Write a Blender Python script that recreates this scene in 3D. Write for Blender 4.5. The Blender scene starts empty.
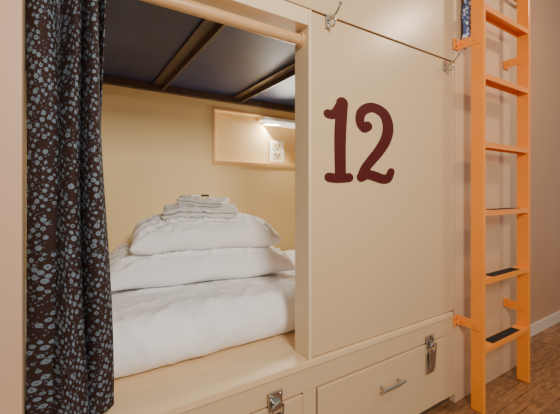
import bpy, math, random
from mathutils import Vector, noise, Matrix
from mathutils.bvhtree import BVHTree
random.seed(4)
H = 1.125
COL = bpy.context.scene.collection

# ------------------------------------------------------------ materials
def srgb(r, g, b):
    def f(c):
        c /= 255.0
        return c/12.92 if c <= 0.04045 else ((c+0.055)/1.055)**2.4
    return (f(r), f(g), f(b), 1)

def mat(name, col, rough=0.5, metal=0.0, var=0.06, scale=6.0, stretch=(1, 1, 1), bump=0.0, bscale=60, spec=0.5):
    m = bpy.data.materials.new(name); m.use_nodes = True
    nt = m.node_tree; b = nt.nodes["Principled BSDF"]
    b.inputs["Roughness"].default_value = rough
    b.inputs["Metallic"].default_value = metal
    b.inputs["Specular IOR Level"].default_value = spec
    tc = nt.nodes.new("ShaderNodeTexCoord"); mp = nt.nodes.new("ShaderNodeMapping")
    mp.inputs["Scale"].default_value = stretch
    nt.links.new(tc.outputs["Object"], mp.inputs["Vector"])
    n = nt.nodes.new("ShaderNodeTexNoise"); n.inputs["Scale"].default_value = scale
    n.inputs["Detail"].default_value = 5
    nt.links.new(mp.outputs[0], n.inputs["Vector"])
    r = nt.nodes.new("ShaderNodeValToRGB")
    c = srgb(*col)
    r.color_ramp.elements[0].position = 0.3
    r.color_ramp.elements[1].position = 0.7
    r.color_ramp.elements[0].color = [max(0, x*(1-var)) for x in c[:3]]+[1]
    r.color_ramp.elements[1].color = [min(1, x*(1+var)) for x in c[:3]]+[1]
    nt.links.new(n.outputs["Fac"], r.inputs[0])
    nt.links.new(r.outputs[0], b.inputs["Base Color"])
    if bump > 0:
        n2 = nt.nodes.new("ShaderNodeTexNoise"); n2.inputs["Scale"].default_value = bscale
        nt.links.new(mp.outputs[0], n2.inputs["Vector"])
        bp = nt.nodes.new("ShaderNodeBump"); bp.inputs["Strength"].default_value = bump
        bp.inputs["Distance"].default_value = 0.01
        nt.links.new(n2.outputs["Fac"], bp.inputs["Height"])
        nt.links.new(bp.outputs[0], b.inputs["Normal"])
    return m

M_panel = mat("painted_panel", (214, 182, 140), 0.28, var=0.01, scale=2)
M_jamb = mat("pale_wood_trim", (230, 203, 162), 0.45, var=0.03, scale=8, stretch=(1, 1, 0.2))
M_sill = mat("plywood_sill", (228, 195, 150), 0.4, var=0.05, scale=10, stretch=(0.3, 6, 6))
M_inner = mat("cream_wall", (242, 215, 158), 0.6, var=0.02, scale=4)
M_nichew = mat("niche_wood", (230, 198, 144), 0.5, var=0.04, scale=12, stretch=(0.4, 6, 6))
M_nframe = mat("niche_frame_wood", (222, 176, 118), 0.45, var=0.08, scale=12, stretch=(1, 6, 6))
M_side = mat("warm_beige_wall", (214, 178, 138), 0.38, var=0.015, scale=3)
M_left = mat("pinkish_side_panel", (210, 170, 138), 0.5, var=0.02, scale=3)
M_pass = mat("tan_wall", (196, 150, 116), 0.5, var=0.03, scale=3)
M_dark = mat("navy_deck", (52, 60, 98), 0.5, var=0.2, scale=7)
M_beam = mat("dark_steel", (84, 64, 58), 0.42, metal=0.1, var=0.2, scale=20)
M_rod = mat("rod_wood", (212, 164, 112), 0.35, var=0.14, scale=15, stretch=(1, 12, 12))
M_steel = mat("brushed_steel", (190, 188, 184), 0.28, metal=1.0, var=0.05, scale=40)
M_sdark = mat("dark_slot", (30, 28, 28), 0.6)
M_white = mat("white_cotton", (250, 248, 249), 0.85, var=0.015, scale=5, bump=0.08, bscale=30)
M_towel = mat("white_terry", (248, 244, 240), 0.95, var=0.03, scale=60, bump=0.8, bscale=300)
M_plastic = mat("white_plastic", (252, 252, 250), 0.3, var=0.01)
M_num = mat("maroon_paint", (78, 20, 19), 0.6, var=0.06, scale=10, spec=0.2)
M_orange = mat("orange_metal", (250, 148, 46), 0.25, var=0.04, scale=6, bump=0.03)
M_grip = mat("black_grip", (28, 26, 26), 0.9, var=0.3, scale=200, bump=0.5, bscale=400)
M_base = mat("baseboard_paint", (226, 208, 188), 0.4, var=0.02)
M_toe = mat("toe_kick", (92, 72, 56), 0.6, var=0.1)
M_brown = mat("brown_print", (60, 44, 40), 0.6)

def emis(name, col, s):
    m = bpy.data.materials.new(name); m.use_nodes = True
    b = m.node_tree.nodes["Principled BSDF"]
    b.inputs["Emission Color"].default_value = srgb(*col)
    b.inputs["Emission Strength"].default_value = s
    b.inputs["Base Color"].default_value = srgb(*col)
    return m
M_led = emis("led_diffuser", (255, 246, 232), 1.3)

def floor_mat():
    m = bpy.data.materials.new("wood_plank_floor"); m.use_nodes = True
    nt = m.node_tree; b = nt.nodes["Principled BSDF"]; b.inputs["Roughness"].default_value = 0.42
    tc = nt.nodes.new("ShaderNodeTexCoord")
    br = nt.nodes.new("ShaderNodeTexBrick")
    br.inputs["Color1"].default_value = srgb(158, 110, 68)
    br.inputs["Color2"].default_value = srgb(124, 84, 52)
    br.inputs["Mortar"].default_value = srgb(90, 62, 40)
    br.inputs["Scale"].default_value = 1
    br.inputs["Mortar Size"].default_value = 0.0015
    br.inputs["Brick Width"].default_value = 0.3
    br.inputs["Row Height"].default_value = 0.06
    nt.links.new(tc.outputs["Object"], br.inputs["Vector"])
    mp = nt.nodes.new("ShaderNodeMapping"); mp.inputs["Scale"].default_value = (5, 22, 1)
    nt.links.new(tc.outputs["Object"], mp.inputs["Vector"])
    n = nt.nodes.new("ShaderNodeTexNoise"); n.inputs["Scale"].default_value = 3; n.inputs["Detail"].default_value = 8
    nt.links.new(mp.outputs[0], n.inputs["Vector"])
    mx = nt.nodes.new("ShaderNodeMixRGB"); mx.blend_type = 'OVERLAY'; mx.inputs[0].default_value = 1.0
    nt.links.new(br.outputs["Color"], mx.inputs[1]); nt.links.new(n.outputs["Fac"], mx.inputs[2])
    nt.links.new(mx.outputs[0], b.inputs["Base Color"])
    return m
M_floor = floor_mat()

def curtain_mat(name, bg, c1, c2, s1, s2, r1, r2, t1=0.3, t2=0.4):
    """two layers of scattered printed dots; larger ones are little rings"""
    m = bpy.data.materials.new(name); m.use_nodes = True
    nt = m.node_tree; b = nt.nodes["Principled BSDF"]; b.inputs["Roughness"].default_value = 0.85
    b.inputs["Specular IOR Level"].default_value = 0.2
    L = nt.links.new
    uv = nt.nodes.new("ShaderNodeUVMap"); uv.uv_map = "UVMap"
    def dots(scale, rad, thresh, ring, off):
        mp = nt.nodes.new("ShaderNodeMapping"); mp.inputs["Rotation"].default_value = (0, 0, off)
        L(uv.outputs[0], mp.inputs["Vector"])
        v = nt.nodes.new("ShaderNodeTexVoronoi"); v.inputs["Scale"].default_value = scale
        v.inputs["Randomness"].default_value = 0.55
        v.voronoi_dimensions = '2D'
        L(mp.outputs[0], v.inputs["Vector"])
        sep = nt.nodes.new("ShaderNodeSeparateColor"); L(v.outputs["Color"], sep.inputs[0])
        ra = nt.nodes.new("ShaderNodeMath"); ra.operation = 'MULTIPLY_ADD'
        L(sep.outputs[1], ra.inputs[0]); ra.inputs[1].default_value = rad*0.55; ra.inputs[2].default_value = rad*0.45
        lt = nt.nodes.new("ShaderNodeMath"); lt.operation = 'LESS_THAN'
        L(v.outputs["Distance"], lt.inputs[0]); L(ra.outputs[0], lt.inputs[1])
        on = nt.nodes.new("ShaderNodeMath"); on.operation = 'GREATER_THAN'
        L(sep.outputs[0], on.inputs[0]); on.inputs[1].default_value = thresh
        mu = nt.nodes.new("ShaderNodeMath"); mu.operation = 'MULTIPLY'
        L(lt.outputs[0], mu.inputs[0]); L(on.outputs[0], mu.inputs[1])
        if ring:
            g = nt.nodes.new("ShaderNodeMath"); g.operation = 'MULTIPLY'
            L(sep.outputs[2], g.inputs[0]); g.inputs[1].default_value = rad*0.28
            g2 = nt.nodes.new("ShaderNodeMath"); g2.operation = 'GREATER_THAN'
            L(v.outputs["Distance"], g2.inputs[0]); L(g.outputs[0], g2.inputs[1])
            m3 = nt.nodes.new("ShaderNodeMath"); m3.operation = 'MULTIPLY'
            L(mu.outputs[0], m3.inputs[0]); L(g2.outputs[0], m3.inputs[1]); mu = m3
        return mu
    d1 = dots(s1, r1, t1, True, 0.5); d2 = dots(s2, r2, t2, False, 1.1)
    m1 = nt.nodes.new("ShaderNodeMixRGB"); m1.inputs[1].default_value = srgb(*bg); m1.inputs[2].default_value = srgb(*c2)
    L(d2.outputs[0], m1.inputs[0])
    m2 = nt.nodes.new("ShaderNodeMixRGB"); L(m1.outputs[0], m2.inputs[1]); m2.inputs[2].default_value = srgb(*c1)
    L(d1.outputs[0], m2.inputs[0]); L(m2.outputs[0], b.inputs["Base Color"])
    return m
M_curt = curtain_mat("dotted_curtain_cloth", (50, 33, 28), (106, 118, 130), (86, 91, 102), 60, 110, 0.41, 0.28, 0.18, 0.45)
M_curt2 = curtain_mat("blue_patterned_cloth", (84, 98, 140), (222, 224, 232), (190, 200, 220), 40, 80, 0.45, 0.4)

# ------------------------------------------------------------ mesh helpers
def new_obj(name, verts, faces, m, parent=None, smooth=False, uvs=None):
    me = bpy.data.meshes.new(name); me.from_pydata(verts, [], faces); me.update()
    me.materials.append(m)
    if smooth:
        for p in me.polygons: p.use_smooth = True
    if uvs:
        ul = me.uv_layers.new(name="UVMap")
        for lp in me.loops: ul.data[lp.index].uv = uvs[lp.vertex_index]
    o = bpy.data.objects.new(name, me); COL.objects.link(o)
    if parent: o.parent = parent
    return o

class MB:
    """collects geometry of ONE part"""
    def __init__(s): s.v = []; s.f = []
    def box(s, x0, x1, y0, y1, z0, z1):
        b = len(s.v)
        s.v += [(x0, y0, z0), (x1, y0, z0), (x1, y1, z0), (x0, y1, z0), (x0, y0, z1), (x1, y0, z1), (x1, y1, z1), (x0, y1, z1)]
        s.f += [tuple(b+i for i in q) for q in ((0, 3, 2, 1), (4, 5, 6, 7), (0, 1, 5, 4), (1, 2, 6, 5), (2, 3, 7, 6), (3, 0, 4, 7))]
        return s
    def tube(s, pts, r, n=12, caps=True):
        pts = [Vector(p) for p in pts]; rr = r if isinstance(r, (list, tuple)) else [r]*len(pts)
        b = len(s.v); up = None
        for i, p in enumerate(pts):
            t = (pts[min(i+1, len(pts)-1)]-pts[max(i-1, 0)]).normalized()
            if up is None:
                up = Vector((0, 0, 1)) if abs(t.z) < 0.9 else Vector((0, 1, 0))
            a = t.cross(up).normalized(); up = a.cross(t).normalized()
            for k in range(n):
                w = 2*math.pi*k/n
                s.v.append(tuple(p+rr[i]*(a*math.cos(w)+up*math.sin(w))))
        for i in range(len(pts)-1):
            for k in range(n):
                s.f.append((b+i*n+k, b+i*n+(k+1) % n, b+(i+1)*n+(k+1) % n, b+(i+1)*n+k))
        if caps:
            s.f.append(tuple(b+k for k in range(n))[::-1]); s.f.append(tuple(b+(len(pts)-1)*n+k for k in range(n)))
        return s
    def make(s, name, m, parent=None, bevel=0.0, smooth=False, seg=2):
        o = new_obj(name, s.v, s.f, m, parent, smooth)
        if bevel:
            bv = o.modifiers.new("bevel", 'BEVEL'); bv.width = bevel; bv.segments = seg; bv.limit_method = 'ANGLE'
        return o

def top(o, label, cat, group=None):
    o["label"] = label; o["category"] = cat
    if group: o["group"] = group
    return o
def empty(name, loc=(0, 0, 0)):
    e = bpy.data.objects.new(name, None); e.empty_display_size = 0.1; COL.objects.link(e); e.location = loc
    return e
def under(e, o):
    o.parent = e; o.matrix_parent_inverse = Matrix.Translation(-Vector(e.location))
    return o
def struct(o): o["kind"] = "structure"; return o
def Z(z): return z+H

# ------------------------------------------------------------ room shell
NX0, NX1, NZ0, NZ1 = 0.862, 1.65, 0.20, 0.565
HT = 3.3
struct(MB().box(-1.6, 6.5, -1.6, 2.6, -0.05, 0).make("floor", M_floor))
wb = MB().box(-0.45, NX0, 2.2, 2.3, 0, HT).box(NX1, 1.78, 2.2, 2.3, 0, HT).box(NX0, NX1, 2.2, 2.3, 0, Z(NZ0)).box(NX0, NX1, 2.2, 2.3, Z(NZ1), HT)
struct(wb.make("wall_back", M_inner))
struct(MB().box(2.5, 6.5, 1.15, 1.2, 0, HT).make("wall_right", M_pass))
struct(MB().box(2.505, 6.5, 1.135, 1.149, 0, 0.09).make("baseboard_right", M_base, bevel=0.003))
struct(MB().box(1.740, 2.5, 1.001, 1.2, 0, HT).make("wall_front", M_side, bevel=0.001))

# ------------------------------------------------------------ bunk bed
bunk = empty("bunk_bed", (0.3, 1.1, 0))
top(bunk, "built-in beige bunk bed with open berth above drawers", "bunk bed")
T = 1.03
XL, XR = -0.089, 0.764
JD = 1.09
under(bunk, MB().box(0.778, 1.738, 1.004, T, Z(-0.630), Z(0.679)).make("front_panel", M_panel, bevel=0.002))
under(bunk, MB().box(-1.5, 1.738, 1.0, T, Z(0.685), HT).make("upper_panel", M_panel, bevel=0.002))
under(bunk, MB().box(-1.5, XL, 1.0, T, 0.0, Z(0.681)).make("side_panel", M_left, bevel=0.002))
under(bunk, MB().box(XL, XR, 1.0, JD, Z(0.62), Z(0.681)).make("header", M_jamb, bevel=0.002))
under(bunk, MB().box(XR, 0.777, 0.998, JD, Z(-0.6335), Z(0.681)).make("jamb", M_jamb, bevel=0.002))
under(bunk, MB().box(XL-0.02, XL-0.001, T+0.001, JD, Z(-0.6335), Z(0.68)).make("jamb", M_jamb, bevel=0.002))
under(bunk, MB().box(XL, 1.709, 0.993, 2.195, Z(-0.66), Z(-0.634)).make("sill", M_sill, bevel=0.003))
under(bunk, MB().box(XL, 1.738, 0.998, T, Z(-0.744), Z(-0.661)).make("rail", M_panel, bevel=0.002))
under(bunk, MB().box(0.738, 0.799, 0.999, T, 0.05, Z(-0.746)).make("stile", M_panel, bevel=0.002))
under(bunk, MB().box(1.634, 1.738, 0.999, T, 0.05, Z(-0.746)).make("stile", M_panel, bevel=0.002))
under(bunk, MB().box(XL, 1.738, 1.03, 1.045, 0, 0.049).make("toe_kick", M_toe))
under(bunk, MB().box(-0.43, -0.4, 1.04, 2.19, 0.0, Z(0.66)).make("end_panel", M_inner))
under(bunk, MB().box(1.711, 1.738, 1.04, 2.19, 0.0, Z(0.66)).make("end_panel", M_inner))
under(bunk, MB().box(-0.43, 1.738, 1.035, 2.195, Z(0.668), Z(0.682)).make("upper_deck", M_dark))
for x in (-0.08, 0.48, 1.02, 1.56):
    b = MB().box(x-0.034, x+0.034, 1.12, 2.16, Z(0.655), Z(0.6675)).box(x+0.020, x+0.032, 1.12, 2.16, Z(0.628), Z(0.6549))
    under(bunk, b.make("beam", M_beam, bevel=0.001))
under(bunk, MB().box(-0.39, 1.7, 2.163, 2.195, Z(0.622), Z(0.6675)).make("beam", M_beam, bevel=0.002))
under(bunk, MB().box(-0.39, 1.7, 1.092, 1.118, Z(0.635), Z(0.6675)).make("beam", M_beam, bevel=0.002))

def hasp(x, z):
    m = MB(); k = 1.12
    m.box(x-0.028, x+0.028, 0.984, 0.9915, Z(z+0.026*k), Z(z+0.08*k))
    m.box(x-0.015, x+0.015, 0.972, 0.984, Z(z+0.032*k), Z(z+0.056*k))
    m.box(x-0.030, x+0.030, 0.983, 0.9915, Z(z-0.082*k), Z(z+0.004*k))
    m.box(x-0.018, x+0.018, 0.970, 0.983, Z(z-0.058*k), Z(z+0.016*k))
    m.tube([(x-0.022, 0.976, Z(z-0.03*k)), (x-0.022, 0.969, Z(z+0.045*k)), (x, 0.966, Z(z+0.058*k)), (x+0.022, 0.969, Z(z+0.045*k)), (x+0.022, 0.976, Z(z-0.03*k))], 0.0038, 8)
    for dx in (-0.020, 0.020):
        for zz in (z+0.071*k, z-0.073*k):
            m.tube([(x+dx, 0.986, Z(zz)), (x+dx, 0.981, Z(zz))], 0.0045, 8)
    o = m.make("latch", M_steel, bevel=0.0015); o["label"] = "steel toggle latch"
    return o
def drawer(x0, x1, latch_x, latch_z, hx):
    d = under(bunk, MB().box(x0, x1, 0.993, 1.028, 0.058, Z(-0.75)).make("drawer", M_panel, bevel=0.003))
    h = MB()
    zc = Z(-0.848); w = 0.055
    h.tube([(hx-w-0.018, 0.960, zc), (hx+w+0.018, 0.960, zc)], 0.0068, 14)
    for s in (-w, w):
        h.tube([(hx+s, 0.993, zc), (hx+s, 0.960, zc)], 0.0052, 10)
    ho = h.make("handle", M_steel, bevel=0.001); ho["label"] = "brushed steel bar handle"
    ho.parent = d
    hasp(latch_x, latch_z).parent = d
    return d
drawer(XL+0.005, 0.733, 0.61, -0.785, 0.22)
drawer(0.804, 1.628, 1.500, -0.795, 1.205)

# ------------------------------------------------------------ niche on back wall
ni = empty("wall_niche", (1.25, 2.19, Z(0.2)))
top(ni, "recessed niche with thin pale wood frame in cream wall", "niche")
x0, x1, z0, z1 = 0.846, 1.668, 0.182, 0.58
fr = MB().box(x0, x1, 2.190, 2.199, Z(NZ1-0.002), Z(z1)).box(x0, x1, 2.190, 2.199, Z(z0), Z(NZ0+0.010)) \
    .box(x0, NX0+0.004, 2.190, 2.199, Z(NZ0+0.0105), Z(NZ1-0.0025)).box(NX1-0.002, x1, 2.190, 2.199, Z(NZ0+0.0105), Z(NZ1-0.0025))
under(ni, fr.make("frame", M_nframe, bevel=0.002))
under(ni, MB().box(NX0+0.001, NX1-0.001, 2.27, 2.29, Z(NZ0+0.001), Z(NZ1-0.001)).make("back_board", M_nichew))
lamp = empty("reading_light", (1.4, 2.2, Z(0.535)))
top(lamp, "slim white reading light under the niche top", "light")
under(lamp, MB().box(1.245, 1.62, 2.180, 2.26, Z(0.534), Z(0.5625)).make("housing", M_plastic, bevel=0.003))
under(lamp, MB().box(1.255, 1.61, 2.172, 2.23, Z(0.506), Z(0.5335)).make("diffuser", M_led, bevel=0.002))
ou = empty("wall_outlet", (1.40, 2.26, Z(0.31)))
top(ou, "white double wall outlet with cover plate", "outlet")
cx, cz = 1.412, 0.315
under(ou, MB().box(cx-0.068, cx+0.068, 2.260, 2.2695, Z(cz-0.084), Z(cz+0.084)).make("cover_plate", M_plastic, bevel=0.004))
for s in (-1, 1):
    zz = cz+s*0.036
    under(ou, MB().box(cx-0.036, cx+0.036, 2.256, 2.2595, Z(zz-0.028), Z(zz+0.028)).make("receptacle", M_jamb, bevel=0.004))
    q = MB().box(cx-0.020, cx-0.010, 2.2552, 2.2558, Z(zz-0.004), Z(zz+0.018)).box(cx+0.010, cx+0.020, 2.2552, 2.2558, Z(zz-0.004), Z(zz+0.018)).box(cx-0.006, cx+0.006, 2.2552, 2.2558, Z(zz-0.022), Z(zz-0.009))
    under(ou, q.make("socket_slot", M_sdark))

# ------------------------------------------------------------ curtain rod + curtain
RZ = 0.580
rod = empty("curtain_rod", (0.35, 1.05, Z(RZ)))
top(rod, "round pale wooden curtain rod across the berth opening", "curtain rod")
pole = MB().tube([(XL+0.012, 1.045, Z(RZ)), (XR-0.012, 1.045, Z(RZ))], 0.0205, 32, caps=False).make("pole", M_rod, smooth=True)
under(rod, pole)
for xa, xb in ((XR-0.0125, XR-0.0005), (XL+0.0005, XL+0.0115)):
    under(rod, MB().tube([(xa, 1.045, Z(RZ)), (xb, 1.045, Z(RZ))], 0.027, 28).make("socket", M_rod, bevel=0.002))

def curtain(name, xa, xb, yc, amp, ztop, zbot, nf, m, seed, flare=0.0, waist=0.0, nx=360, nz=90):
    v = []; f = []
    for j in range(nz+1):
        t = j/nz; z = ztop+(zbot-ztop)*t
        w = (xb-xa)*(1+flare*t-waist*math.sin(math.pi*t)**2)
        for i in range(nx+1):
            s = i/nx
            ph = 2*math.pi*nf*s + 1.4*math.sin(5*s+seed) + 1.0*math.sin(2.6*t+8*s+seed)
            a = amp*(0.72+0.42*math.sin(6.3*s+seed*2+1.6*t))*(0.85+0.3*t)
            x = xa+w*s + amp*0.42*math.cos(ph+0.8)*(0.5+t*0.7) + 0.008*math.sin(4*t+6*s)*t
            y = yc + a*(math.sin(ph)+0.28*math.sin(2*ph+seed+3*t)) + 0.016*noise.noise(Vector((s*9, t*4, seed)))
            if t < 0.05: y = yc+(y-yc)*(0.7+6*t)
            x = max(x, xa+0.001)
            v.append((x, y, z))
    j = nz//2; arc = [0.0]
    for i in range(1, nx+1):
        a, b = v[j*(nx+1)+i-1], v[j*(nx+1)+i]
        arc.append(arc[-1]+math.hypot(b[0]-a[0], b[1]-a[1]))
    uv = [(arc[i % (nx+1)], v[i][2]) for i in range(len(v))]
    for j in range(nz):
        for i in range(nx):
            a = j*(nx+1)+i; f.append((a, a+1, a+nx+2, a+nx+1))
    o = new_obj(name, v, f, m, None, True, uv)
    so = o.modifiers.new("thick", 'SOLIDIFY'); so.thickness = 0.002
    return o
c = curtain("curtain", XL+0.004, 0.092, 1.062, 0.056, Z(0.558), Z(-0.600), 3.6, M_curt, 1.3, flare=0.07, waist=0.03)
top(c, "dark brown curtain with pale blue dots, gathered open", "curtain")
c2 = curtain("curtain", 1.775, 1.875, 0.968, 0.016, Z(1.175), Z(0.80), 3, M_curt2, 2.2, nx=90, nz=20)
top(c2, "blue and white patterned curtain of the neighbouring upper berth", "curtain")
r2 = MB().tube([(1.72, 0.968, Z(1.19)), (2.45, 0.968, Z(1.19))], 0.012, 14)
for x in (1.73, 2.44): r2.tube([(x, 0.968, Z(1.19)), (x, 0.9995, Z(1.19))], 0.008, 10)
top(r2.make("curtain_rod", M_rod), "pale wooden rod holding the blue patterned curtain", "curtain rod")

# ------------------------------------------------------------ mattress with sheet
def sd(v): return noise.noise(Vector(v))
def crease(x, y, z, seed):
    r = 1-abs(sd((x*4+y*2.5+seed, y*5-x*1.5, z*3)))*2.6
    r2 = 1-abs(sd((x*8-y*5+seed*2, y*7+x*4, z*6)))*2.6
    return max(0, r)**2.5*1.0+max(0, r2)**2.5*0.5
def soft_box(name, x0, x1, y0, y1, z0, z1, r, m, amp, n=(200, 100, 20), seed=0):
    v = []; f = []
    cx, cy, cz = (x0+x1)/2, (y0+y1)/2, (z0+z1)/2
    hx, hy, hz = (x1-x0)/2, (y1-y0)/2, (z1-z0)/2
    idx = {}
    nx, ny, nz = n
    def vert(i, j, k):
        key = (i, j, k)
        if key in idx: return idx[key]
        p = Vector((-hx+2*hx*i/nx, -hy+2*hy*j/ny, -hz+2*hz*k/nz))
        q = Vector((max(-hx+r, min(hx-r, p.x)), max(-hy+r, min(hy-r, p.y)), max(-hz+r, min(hz-r, p.z))))
        d = p-q
        if d.length > 1e-6: nrm = d.normalized(); p = q+nrm*r
        else: nrm = Vector((0, 0, 1))
        w = Vector((cx, cy, cz))+p
        A = sd((w.x*2.5+seed, w.y*4, w.z*3))*0.55 + 0.65*crease(w.x, w.y, w.z, seed) + 0.25*crease(w.x*2.2, w.y*2, w.z*2, seed+7) + 0.06*sd((w.x*22, w.y*18, w.z*14+seed))
        up = (w.z-z0)/(z1-z0)
        w += nrm*(A*amp*min(1, 0.2+up))
        w.z = max(w.z, z0); w.y = min(w.y, 2.19)
        idx[key] = len(v); v.append(tuple(w)); return idx[key]
    def quad(a, b, c_, d): f.append((a, b, c_, d))
    for i in range(nx):
        for j in range(ny):
            quad(vert(i, j, nz), vert(i+1, j, nz), vert(i+1, j+1, nz), vert(i, j+1, nz))
            quad(vert(i, j+1, 0), vert(i+1, j+1, 0), vert(i+1, j, 0), vert(i, j, 0))
        for k in range(nz):
            quad(vert(i, 0, k), vert(i+1, 0, k), vert(i+1, 0, k+1), vert(i, 0, k+1))
            quad(vert(i, ny, k+1), vert(i+1, ny, k+1), vert(i+1, ny, k), vert(i, ny, k))
    for j in range(ny):
        for k in range(nz):
            quad(vert(0, j, k+1), vert(0, j+1, k+1), vert(0, j+1, k), vert(0, j, k))
            quad(vert(nx, j, k), vert(nx, j+1, k), vert(nx, j+1, k+1), vert(nx, j, k+1))
    return new_obj(name, v, f, m, None, True)
mt = soft_box("mattress", -0.38, 1.69, 1.19, 2.17, Z(-0.633), Z(-0.452), 0.085, M_white, 0.020, seed=3.3)
top(mt, "mattress made up with rumpled white bedding", "mattress")

def surf(o):
    me = o.data
    t = BVHTree.FromPolygons([v.co for v in me.vertices], [p.vertices for p in me.polygons])
    def h(x, y):
        hit = t.ray_cast(Vector((x, y, 3)), Vector((0, 0, -1)))
        return hit[0].z if hit[0] else None
    return h

# ------------------------------------------------------------ pillows
def pillow(name, cx, cy, zb, hx, hy, th, rot, seed, base, sag=0.0):
    n = 96; v = []; f = []
    R = Matrix.Rotation(rot, 3, 'Z')
    for side in (1, -1):
        for j in range(n+1):
            for i in range(n+1):
                a = -1+2*i/n; b = -1+2*j/n
                e = (max(0, 1-abs(a)**4.2)*max(0, 1-abs(b)**3.2))**0.44
                rc = 1-0.03*(a*a*b*b)**2
                x = a*hx*(1-0.05*(1-abs(b)**3)*abs(a))*rc; y = b*hy*(1-0.10*(1-abs(a)**3)*abs(b))*rc
                ca = math.atan2(1.05-abs(b), 1.05-abs(a)); dist = math.hypot(1-abs(a), 1-abs(b))
                rad = math.sin(ca*13+seed*3+a*2)*math.exp(-dist*2.0)*min(1, dist*4)
                wr = 0.010*sd((a*3+seed, b*3, side))+0.018*crease(a*0.9, b*0.9, side, seed)+0.010*rad+0.006*crease(a*2, b*2, side, seed+3)
                edge = 0.010*(math.sin(a*9+seed)*abs(b)**6+math.sin(b*8+seed)*abs(a)**6)
                if side > 0: z = th*0.60*e+wr*min(1, e*1.3)+edge
                else: z = -th*0.38*e+edge
                z -= sag*(a*a*0.8+b*b*0.35)
                p = R @ Vector((x, y, 0))
                v.append([cx+p.x, cy+p.y, z+zb+th*0.38])
    N = (n+1)**2
    for k in range(N):
        h = base(v[k][0], v[k][1])
        if h is not None:
            v[N+k][2] = max(v[N+k][2], h+0.002)
            v[k][2] = max(v[k][2], v[N+k][2])
    for s in (0, 1):
        for j in range(n):
            for i in range(n):
                a = s*N+j*(n+1)+i
                q = (a, a+1, a+n+2, a+n+1)
                f.append(q if s == 0 else q[::-1])
    o = new_obj(name, [tuple(p) for p in v], f, M_white, None, True)
    w = o.modifiers.new("weld", 'WELD'); w.merge_threshold = 0.0004
    return o
p1 = pillow("pillow", 0.60, 1.79, Z(-0.452), 0.475, 0.31, 0.172, -0.14, 1.0, surf(mt), 0.012)
top(p1, "plump white bed pillow lying on the mattress", "pillow", "stacked pillows")
p2 = pillow("pillow", 0.63, 1.775, Z(-0.296), 0.375, 0.265, 0.160, -0.16, 5.0, surf(p1), 0.022)
top(p2, "white bed pillow stacked under folded towels", "pillow", "stacked pillows")

# ------------------------------------------------------------ folded towels
def towel(name, cx, cy, hx, hy, layers, t, rot, seed, base):
    gap = t*1.04
    cl = []
    for k in range(layers):
        z = t/2+k*gap
        xs = [-hx+2*hx*i/18 for i in range(19)]
        if k % 2: xs = xs[::-1]
        for x in xs: cl.append((x, z))
        if k < layers-1:
            sg = 1 if k % 2 == 0 else -1
            for q in range(1, 6):
                an = -math.pi/2+math.pi*q/6
                cl.append((sg*(hx+math.cos(an)*gap/2), z+gap/2+math.sin(an)*gap/2))
    P = []
    for i, (x, z) in enumerate(cl):
        a = cl[max(0, i-1)]; b = cl[min(len(cl)-1, i+1)]
        d = Vector((b[0]-a[0], b[1]-a[1])).normalized(); P.append((x, z, -d.y, d.x))
    ny = 22; v = []; f = []
    R = Matrix.Rotation(rot, 3, 'Z')
    m = len(P); tot = layers*gap
    zc = max(base(cx+dx, cy+dy) or 0 for dx in (-hx*.5, 0, hx*.5) for dy in (-hy*.5, 0, hy*.5))
    for j in range(ny+1):
        u = -1+2*j/ny; yy = hy*u
        e = 0.5*t*math.sqrt(max(0.02, 1-abs(u)**10))
        ring = [(x+nx*e, z+nz*e) for x, z, nx, nz in P]+[(x-nx*e, z-nz*e) for x, z, nx, nz in P[::-1]]
        for (x, z) in ring:
            y = yy*(1+0.09*sd((x*6, z*50, seed)))
            p = R @ Vector((x+0.010*sd((yy*9, z*30, seed)), y, 0))
            X, Y = cx+p.x, cy+p.y
            h = base(X, Y)
            h = zc-0.03 if h is None else max(h, zc-0.03)
            fluff = 0.010*sd((x*7+seed, yy*7, 0))+0.004*sd((x*30, yy*30, seed))
            v.append((X, Y, h+0.002+z+(fluff+0.005)*z/tot))
    M_ = 2*m
    for j in range(ny):
        for i in range(M_):
            a = j*M_+i; b = j*M_+(i+1) % M_
            f.append((a, b, b+M_, a+M_))
    for j in (0, ny):
        for i in range(m-1):
            q = (j*M_+i, j*M_+i+1, j*M_+M_-2-i, j*M_+M_-1-i)
            f.append(q if j else q[::-1])
    return new_obj(name, v, f, M_towel, None, True)
t1 = towel("towel", 0.595, 1.74, 0.175, 0.125, 2, 0.023, -0.28, 1.2, surf(p2))
top(t1, "large folded white bath towel on the pillows", "towel", "folded towels")
t2 = towel("towel", 0.625, 1.75, 0.115, 0.09, 2, 0.013, -0.62, 4.2, surf(t1))
top(t2, "smaller folded white hand towel on the bath towel", "towel", "folded towels")
hz = max(surf(t2)(0.60+dx, 1.745+dy) or 0 for dx in (-.045, 0, .045) for dy in (-.02, 0, .02))+0.001
pk = empty("soap_packet", (0.60, 1.745, hz))
top(pk, "small wrapped toiletry packet with brown band on towels", "packet")
under(pk, MB().box(0.55, 0.655, 1.72, 1.77, hz, hz+0.010).make("wrapper", M_plastic, bevel=0.003))
under(pk, MB().box(0.60, 0.645, 1.7185, 1.7715, hz-0.0005, hz+0.0110).make("band", M_brown, bevel=0.002))

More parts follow.
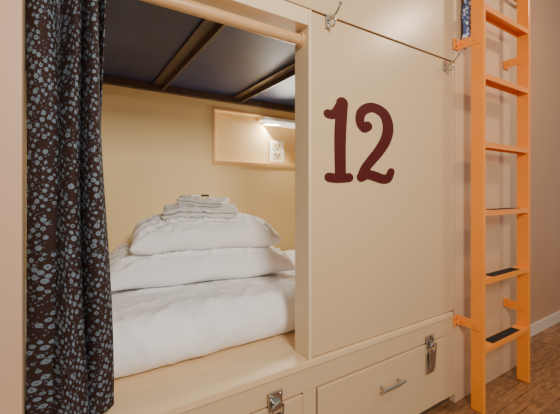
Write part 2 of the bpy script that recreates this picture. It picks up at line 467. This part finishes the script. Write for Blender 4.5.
# ------------------------------------------------------------ number 12
def cat(pts, k=10):
    out = []
    P = [pts[0]]+pts+[pts[-1]]
    for i in range(1, len(P)-2):
        for q in range(k):
            t = q/k
            out.append(tuple(0.5*((2*P[i][d])+(-P[i-1][d]+P[i+1][d])*t+(2*P[i-1][d]-5*P[i][d]+4*P[i+1][d]-P[i+2][d])*t*t+(-P[i-1][d]+3*P[i][d]-3*P[i+1][d]+P[i+2][d])*t**3) for d in range(3)))
    out.append(pts[-1]); return out
WX = 1.33
def stroke(mb, pts, ox, oz, y):
    C = cat(pts); L = []; Rr = []
    for i, (x, z, w) in enumerate(C):
        a = C[max(0, i-1)]; b = C[min(len(C)-1, i+1)]
        d = Vector((b[0]-a[0], b[1]-a[1])).normalized(); nx, nz = -d.y*w/2*WX, d.x*w/2
        L.append((x+nx, z+nz)); Rr.append((x-nx, z-nz))
    b0 = len(mb.v); n = len(L)
    for yy in (y, 1.0038):
        for p in L: mb.v.append((ox+p[0], yy, Z(oz+p[1])))
        for p in Rr: mb.v.append((ox+p[0], yy, Z(oz+p[1])))
    for i in range(n-1):
        mb.f.append((b0+i, b0+i+1, b0+n+i+1, b0+n+i))
        mb.f.append((b0+i, b0+2*n+i, b0+2*n+i+1, b0+i+1)); mb.f.append((b0+n+i, b0+n+i+1, b0+3*n+i+1, b0+3*n+i))
    for (x, z, w) in (C[0], C[-1]):
        disc(mb, ox+x, oz+z, w/2, y)
def disc(mb, x, z, r, y):
    b = len(mb.v); n = 28
    for yy in (y-0.0002, 1.0038):
        for k in range(n):
            a = 2*math.pi*k/n; mb.v.append((x+r*WX*math.cos(a), yy, Z(z+r*math.sin(a))))
    mb.f.append(tuple(b+k for k in range(n)))
    for k in range(n): mb.f.append((b+k, b+(k+1) % n, b+n+(k+1) % n, b+n+k))
num = empty("bunk_number", (1.04, 1.0, Z(0.036)))
top(num, "maroon painted number 12 on the beige panel", "number")
d1 = MB()
stroke(d1, [(0.079, 0.022, .044), (0.077, 0.10, .045), (0.078, 0.20, .047), (0.088, 0.318, .047)], 0.848, 0.036, 1.0018)
stroke(d1, [(0.014, 0.266, .035), (0.036, 0.266, .036), (0.060, 0.282, .038), (0.088, 0.318, .042)], 0.848, 0.036, 1.0014)
stroke(d1, [(0.020, 0.018, .037), (0.052, 0.015, .037), (0.088, 0.016, .037), (0.124, 0.019, .037)], 0.848, 0.036, 1.0010)
under(num, d1.make("digit", M_num))["label"] = "maroon digit 1"
d2 = MB()
stroke(d2, [(0.074, 0.240, .041), (0.050, 0.230, .038), (0.029, 0.252, .038), (0.034, 0.289, .040), (0.070, 0.316, .041), (0.120, 0.323, .042), (0.178, 0.302, .050), (0.204, 0.252, .053),
            (0.190, 0.195, .051), (0.146, 0.140, .047), (0.095, 0.094, .043), (0.057, 0.057, .040), (0.037, 0.024, .038)], 1.008, 0.036, 1.0018)
stroke(d2, [(0.035, 0.022, .039), (0.073, 0.034, .041), (0.12, 0.027, .043), (0.168, 0.017, .042), (0.204, 0.022, .040), (0.224, 0.050, .034)], 1.008, 0.036, 1.0014)
under(num, d2.make("digit", M_num))["label"] = "maroon digit 2"

# ------------------------------------------------------------ coat hooks
def hook(x, z):
    m = MB()
    m.box(x-0.009, x+0.009, 0.994, 0.9995, Z(z-0.026), Z(z+0.026))
    m.tube([(x, 0.996, Z(z+0.006)), (x, 0.975, Z(z+0.004)), (x, 0.952, Z(z+0.012)), (x, 0.936, Z(z+0.024)), (x, 0.928, Z(z+0.036))], [0.005, 0.0046, 0.0042, 0.004, 0.004], 10)
    m.tube([(x, 0.929, Z(z+0.034)), (x, 0.927, Z(z+0.037)), (x, 0.924, Z(z+0.042)), (x, 0.923, Z(z+0.044))], [0.004, 0.0070, 0.0070, 0.003], 10)
    m.tube([(x, 0.996, Z(z-0.008)), (x, 0.982, Z(z-0.024)), (x, 0.970, Z(z-0.030)), (x, 0.960, Z(z-0.024)), (x, 0.956, Z(z-0.014))], 0.004, 10)
    m.tube([(x, 0.956, Z(z-0.016)), (x, 0.956, Z(z-0.012)), (x, 0.955, Z(z-0.007)), (x, 0.955, Z(z-0.004))], [0.004, 0.0065, 0.0065, 0.003], 10)
    o = m.make("coat_hook", M_steel, bevel=0.001)
    return top(o, "small double-pronged steel coat hook on beige panel", "hook", "coat hooks")
hook(0.856, 0.658); hook(1.645, 0.644)

# ------------------------------------------------------------ ladder
ld = empty("ladder", (2.03, 0.9, 0))
top(ld, "orange metal ladder bolted to the bunk wall", "ladder")
LX, RX, ya, yb = 1.775, 2.285, 0.868, 0.932
for x in (LX, RX):
    under(ld, MB().box(x-0.011, x+0.011, ya, yb, 0.001, 2.6).make("side_rail", M_orange, bevel=0.003))
for k in range(7):
    z = 0.33+0.348*k
    m = MB().box(LX+0.0115, RX-0.0115, ya+0.002, yb-0.002, z-0.006, z).box(LX+0.0115, RX-0.0115, ya+0.002, ya+0.007, z-0.028, z-0.006).box(LX+0.0115, RX-0.0115, yb-0.007, yb-0.002, z-0.028, z-0.006)
    under(ld, m.make("rung", M_orange, bevel=0.001))
    gm = MB().box(LX+0.10, RX-0.10, ya+0.008, yb-0.008, z+0.0003, z+0.002)
    if k < 3: under(ld, gm.make("grip_strip", M_grip))["label"] = "black anti-slip strip"
for x in (LX, RX):
    for z in (Z(0.775), Z(-0.685)):
        m = MB().box(x-0.017, x-0.0115, 0.885, 0.999, z-0.024, z+0.024)
        if x == RX: m.box(x-0.0165, x+0.035, 0.9935, 0.9995, z-0.024, z+0.024)
        else: m.box(x-0.062, x-0.0115, 0.9905, 0.9970, z-0.028, z+0.028)
        m.tube([(x-0.016, 0.905, z), (x-0.022, 0.905, z)], 0.007, 8)
        m.tube([(x-0.016, 0.97, z), (x-0.022, 0.97, z)], 0.007, 8)
        under(ld, m.make("bracket", M_orange, bevel=0.001))
        if x == LX:
            for dz in (-0.015, 0.015):
                bm = MB().tube([(x-0.046, 0.9904, z+dz), (x-0.046, 0.985, z+dz)], 0.006, 6)
                under(ld, bm.make("bolt", M_steel))["label"] = "steel mounting bolt"

# ------------------------------------------------------------ lights
def area(name, loc, target, size, power, col, sy=None):
    l = bpy.data.lights.new(name, 'AREA'); l.energy = power; l.color = col
    l.shape = 'RECTANGLE'; l.size = size; l.size_y = sy or size
    o = bpy.data.objects.new(name, l); COL.objects.link(o); o.location = loc
    o.rotation_euler = (Vector(target)-Vector(loc)).to_track_quat('-Z', 'Y').to_euler()
    return o
area("added_light", (0.40, -0.7, 2.0), (0.75, 1.2, 0.9), 0.45, 42, (1.0, 0.94, 0.84))
area("added_light", (2.7, -0.1, 2.7), (2.3, 1.0, 1.2), 0.16, 15, (1.0, 0.80, 0.60))  # added small lamp, gives the ladder a shadow on the wall behind
area("berth_light", (1.42, 2.16, Z(0.490)), (0.9, 1.60, Z(-0.1)), 0.36, 9.5, (1.0, 0.93, 0.79), 0.05)
w = bpy.data.worlds.new("World"); bpy.context.scene.world = w; w.use_nodes = True
w.node_tree.nodes["Background"].inputs[0].default_value = (1.0, 0.93, 0.85, 1)
w.node_tree.nodes["Background"].inputs[1].default_value = 0.42

# ------------------------------------------------------------ camera
cd = bpy.data.cameras.new("camera"); cam = bpy.data.objects.new("camera", cd); COL.objects.link(cam)
cam.location = (0, 0, H); cam.rotation_euler = (math.radians(90), 0, math.radians(-32.5))
cd.sensor_width = 36; cd.lens = 335/560*36; cd.shift_y = -16/560; cd.clip_start = 0.02
bpy.context.scene.camera = cam
